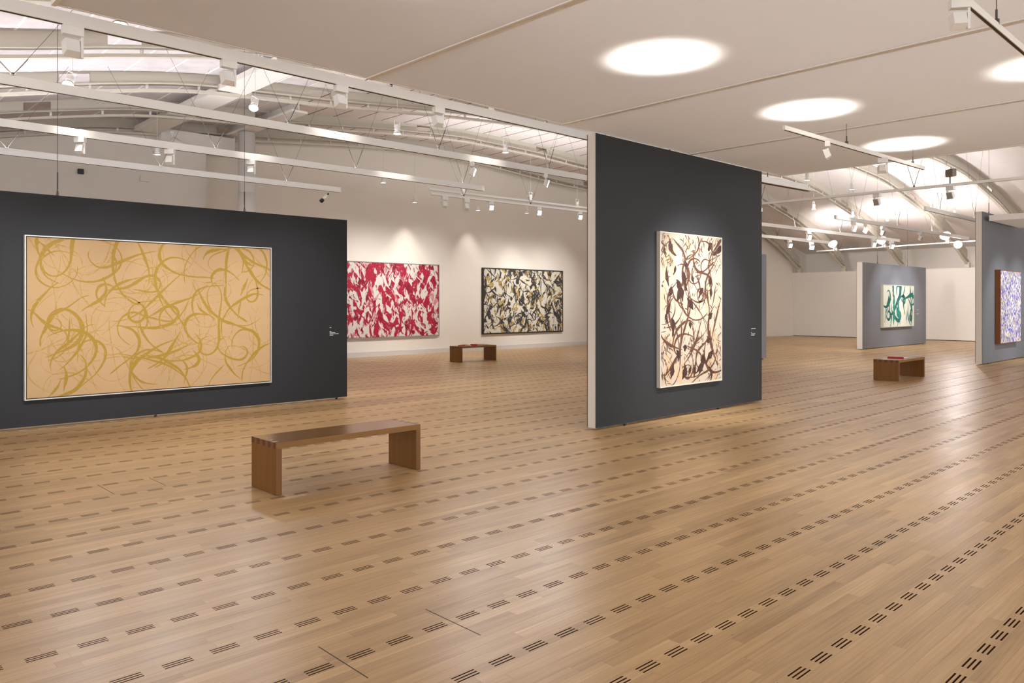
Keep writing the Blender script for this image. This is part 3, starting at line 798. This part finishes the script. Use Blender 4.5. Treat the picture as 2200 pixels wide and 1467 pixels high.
for lit, x, y, z, rz, sc, lab in FL: flood(ff_lit if lit else ff_dark, x, y, z, rz, lab, sc)
for o in (ff_dark, ff_lit):
    for k in kids(o):
        for kk in kids(k): bpy.data.objects.remove(kk)
        bpy.data.objects.remove(k)
    bpy.data.objects.remove(o)


def uplight(loc, rz, label):
    root = empty('uplight_projector', loc, rz); tag(root, label, 'lamp', 'uplighters on the far bar')
    m4 = Matrix.Rotation(-.9, 4, 'X')
    b = MB(); b.lathe([(0, -.30), (.06, -.30), (.07, -.28), (.07, -.12), (.06, -.10), (.10, -.06), (.20, .13), (.19, .14), (.08, -.04)], 22); b.xf(m4); h = b.build('reflector_housing', M['white'], root)
    b = MB(); b.lathe([(0, .10), (.17, .115)], 22); b.xf(m4); b.build('lens', M['glass'], h)
    b = MB(); b.tube((.0, 0, -.18), (0, 0, .0), .02, 8); b.build('bracket', M['white'], root); return root


UP = [((34.75, 15.2, 4.12), 'cone shaped uplighter at the left end of the far bar'), ((34.25, 12.9, 4.12), 'cone shaped uplighter in the middle of the far bar'), ((33.75, 10.3, 4.12), 'cone shaped uplighter next to the glaring lamp on the far bar')]
for l, lab in UP:
    uplight((l[0] - .42, l[1], l[2] + .12), PI * .5, lab)
    spot((l[0] - .9, l[1], l[2] + .1), (l[0] + 1.2, l[1] - .5, 6.2), 170, 150, .9, (1, .93, .93), .1)
b = empty('round_projector', (33.4, 9.9, 3.95)); tag(b, 'round glaring projector on the far bar facing the camera', 'lamp')
q = MB(); m4 = Matrix.Rotation(math.radians(107), 4, 'Z') @ Matrix.Rotation(-.1, 4, 'X'); q.lathe([(0, -.22), (.13, -.22), (.15, -.18), (.15, .02), (.14, .03)], 24, 'Y'); q.xf(m4); q.build('housing', M['white'], b)
q = MB(); q.lathe([(0, .012), (.145, .012)], 24, 'Y'); q.xf(m4); q.build('lens', M['lens'], b)

# camera shaped projector at the end of the fourth track
b = empty('small_projector', (8.45, 14.7, 3.90)); tag(b, 'small black and white projector pointing down from the fourth track end', 'projector')
q = MB(); q.tube((-.03, 0, -.04), (.07, 0, .06), .035, 12); q.build('body', M['white'], b)
q = MB(); q.tube((-.075, 0, -.085), (-.03, 0, -.04), .042, 12); q.build('nose', M['black'], b)
q = MB(); q.tube((.07, 0, .06), (.11, 0, .10), .018, 10); q.build('tail', M['black'], b)
# wall boxes
q = MB(); q.box(-.06, .06, -.08, 0, -.06, .06); o = q.build('wall_sensor', M['black'], None, .008); o.location = (5.18, 20.195, 4.75); tag(o, 'small black square box on the pale wall above the left partition', 'sensor')
q = MB(); q.box(-.1, .1, -.05, 0, -.07, .07); o = q.build('junction_box', M['wallside'], None, .01); o.location = (6.61, 20.195, 4.74); tag(o, 'small cream box on the pale wall right of the black one', 'box')
for x, y, z, lab in ((15.9, 7.35, 4.52, 'square brown loudspeaker under the roof left of the crossing bar'), (17.6, 5.35, 4.35, 'square brown loudspeaker on top of the crossing bar')):
    b = empty('loudspeaker', (x, y, z), 1.0); tag(b, lab, 'loudspeaker', 'small square loudspeakers')
    q = MB(); q.box(-.10, .10, -.05, .05, -.075, .075); q.build('cabinet', mat('brown_box', (.20, .16, .12), .7), b, .005)
    q = MB(); q.lathe([(0, -.052), (.02, -.052)], 14, 'Y'); q.build('driver', M['black'], b)
    q = MB(); zt = roofz(x, y) - z - .16 if z > 4.4 else 0
    q.tube((0, 0, .07), (0, 0, zt if zt else .12), .006, 6); 
    if not zt: q.tube((0, .02, -.25), (0, .02, .0), .012, 6)
    q.build('bracket', M['wire'], b)
# ceiling camera near the bulkhead
b = empty('ceiling_projector', (7.0, 19.4, 5.55)); tag(b, 'round white projector below the boxed beam end at the left', 'projector')
q = MB(); q.lathe([(0, .3), (.07, .3), (.07, .26), (.03, .24), (.03, .12), (0, .12)], 16); q.build('mount', M['white'], b)
q = MB(); q.tube((0, 0, .08), (.22, -.1, -.08), .11, 16); q.build('housing', M['white'], b)

# ---------------------------------------------------------------- light from the track lamps
for x in (1.86, 3.24, 4.51, 5.87): spot((x, 7.62, 3.9), (x + .15, 11.7, 1.35), 330, 44, .9, WHITE, .06)
for x, y in ((8.55, 9.9), (10.35, 9.9)): spot((x - .05, y - .08, 3.85), (x * .45, y * .45, 0), 95, 75, .8, WHITE, .09)
for x in (3.18, 4.44, 5.76): spot((x - .03, 12.3, 3.85), (x * .45, 5.2, 0), 80, 75, .8, WHITE, .09)
spot((9.2, 4.3, 3.42), (9.9, 6.5, 1.25), 370, 68, .9, WHITE, .05)
spot((10.75, 4.2, 3.42), (10.0, 6.5, 1.6), 180, 68, .9, WHITE, .05)
for x in (12.2, 13.6, 15.0): spot((x, 16.75, 4.4), (x + .4, 20.5, 1.9), 290, 66, 1.0, (1, .98, .97), .15)
for x in (18.6, 20.0, 21.4): spot((x, 16.75, 4.4), (x + .1, 20.5, 1.9), 290, 64, 1.0, (1, .98, .97), .15)
for x in (30.4, 32.2): spot((x, 8.6, 4.0), (x, 11.4, 1.6), 260, 65, .8, (.93, .95, 1), .06)
for x in (24.8, 26.6): spot((x, 3.6, 3.7), (x + .3, 6.3, 1.3), 260, 62, .8, (.93, .95, 1), .06)
spot((5.6, 1.75, 3.4), (9, 4, 0), 120, 80, .8, WHITE, .05)
spot((33.2, 9.9, 3.9), (20, 5.5, 0), 150, 70, .8, (1, .92, .95), .14)
# upward spots added to brighten the left roof, no fixtures there
spot((-1.0, 8.6, 4.0), (.5, 10.5, 6.0), 110, 120, .8, (1, .95, .94), .1)
spot((4.0, 15.8, 4.2), (3.5, 15.9, 6.0), 25, 130, .8, (1, .93, .92), .1)

for x, y, tx, ty in ((29.6, 11.6, 37.7, 16), (31.1, 11.5, 37.7, 11.5), (23.5, 9.5, 37.7, 17.5), (28.0, 14.0, 37.7, 14), (30, 9.3, 37.7, 8)):  # beams added at the far tracks to brighten the end wall
    spot((x, y, 3.8), (tx, ty, 1.4), 480, 90, .9, (1, .97, .95), .06)
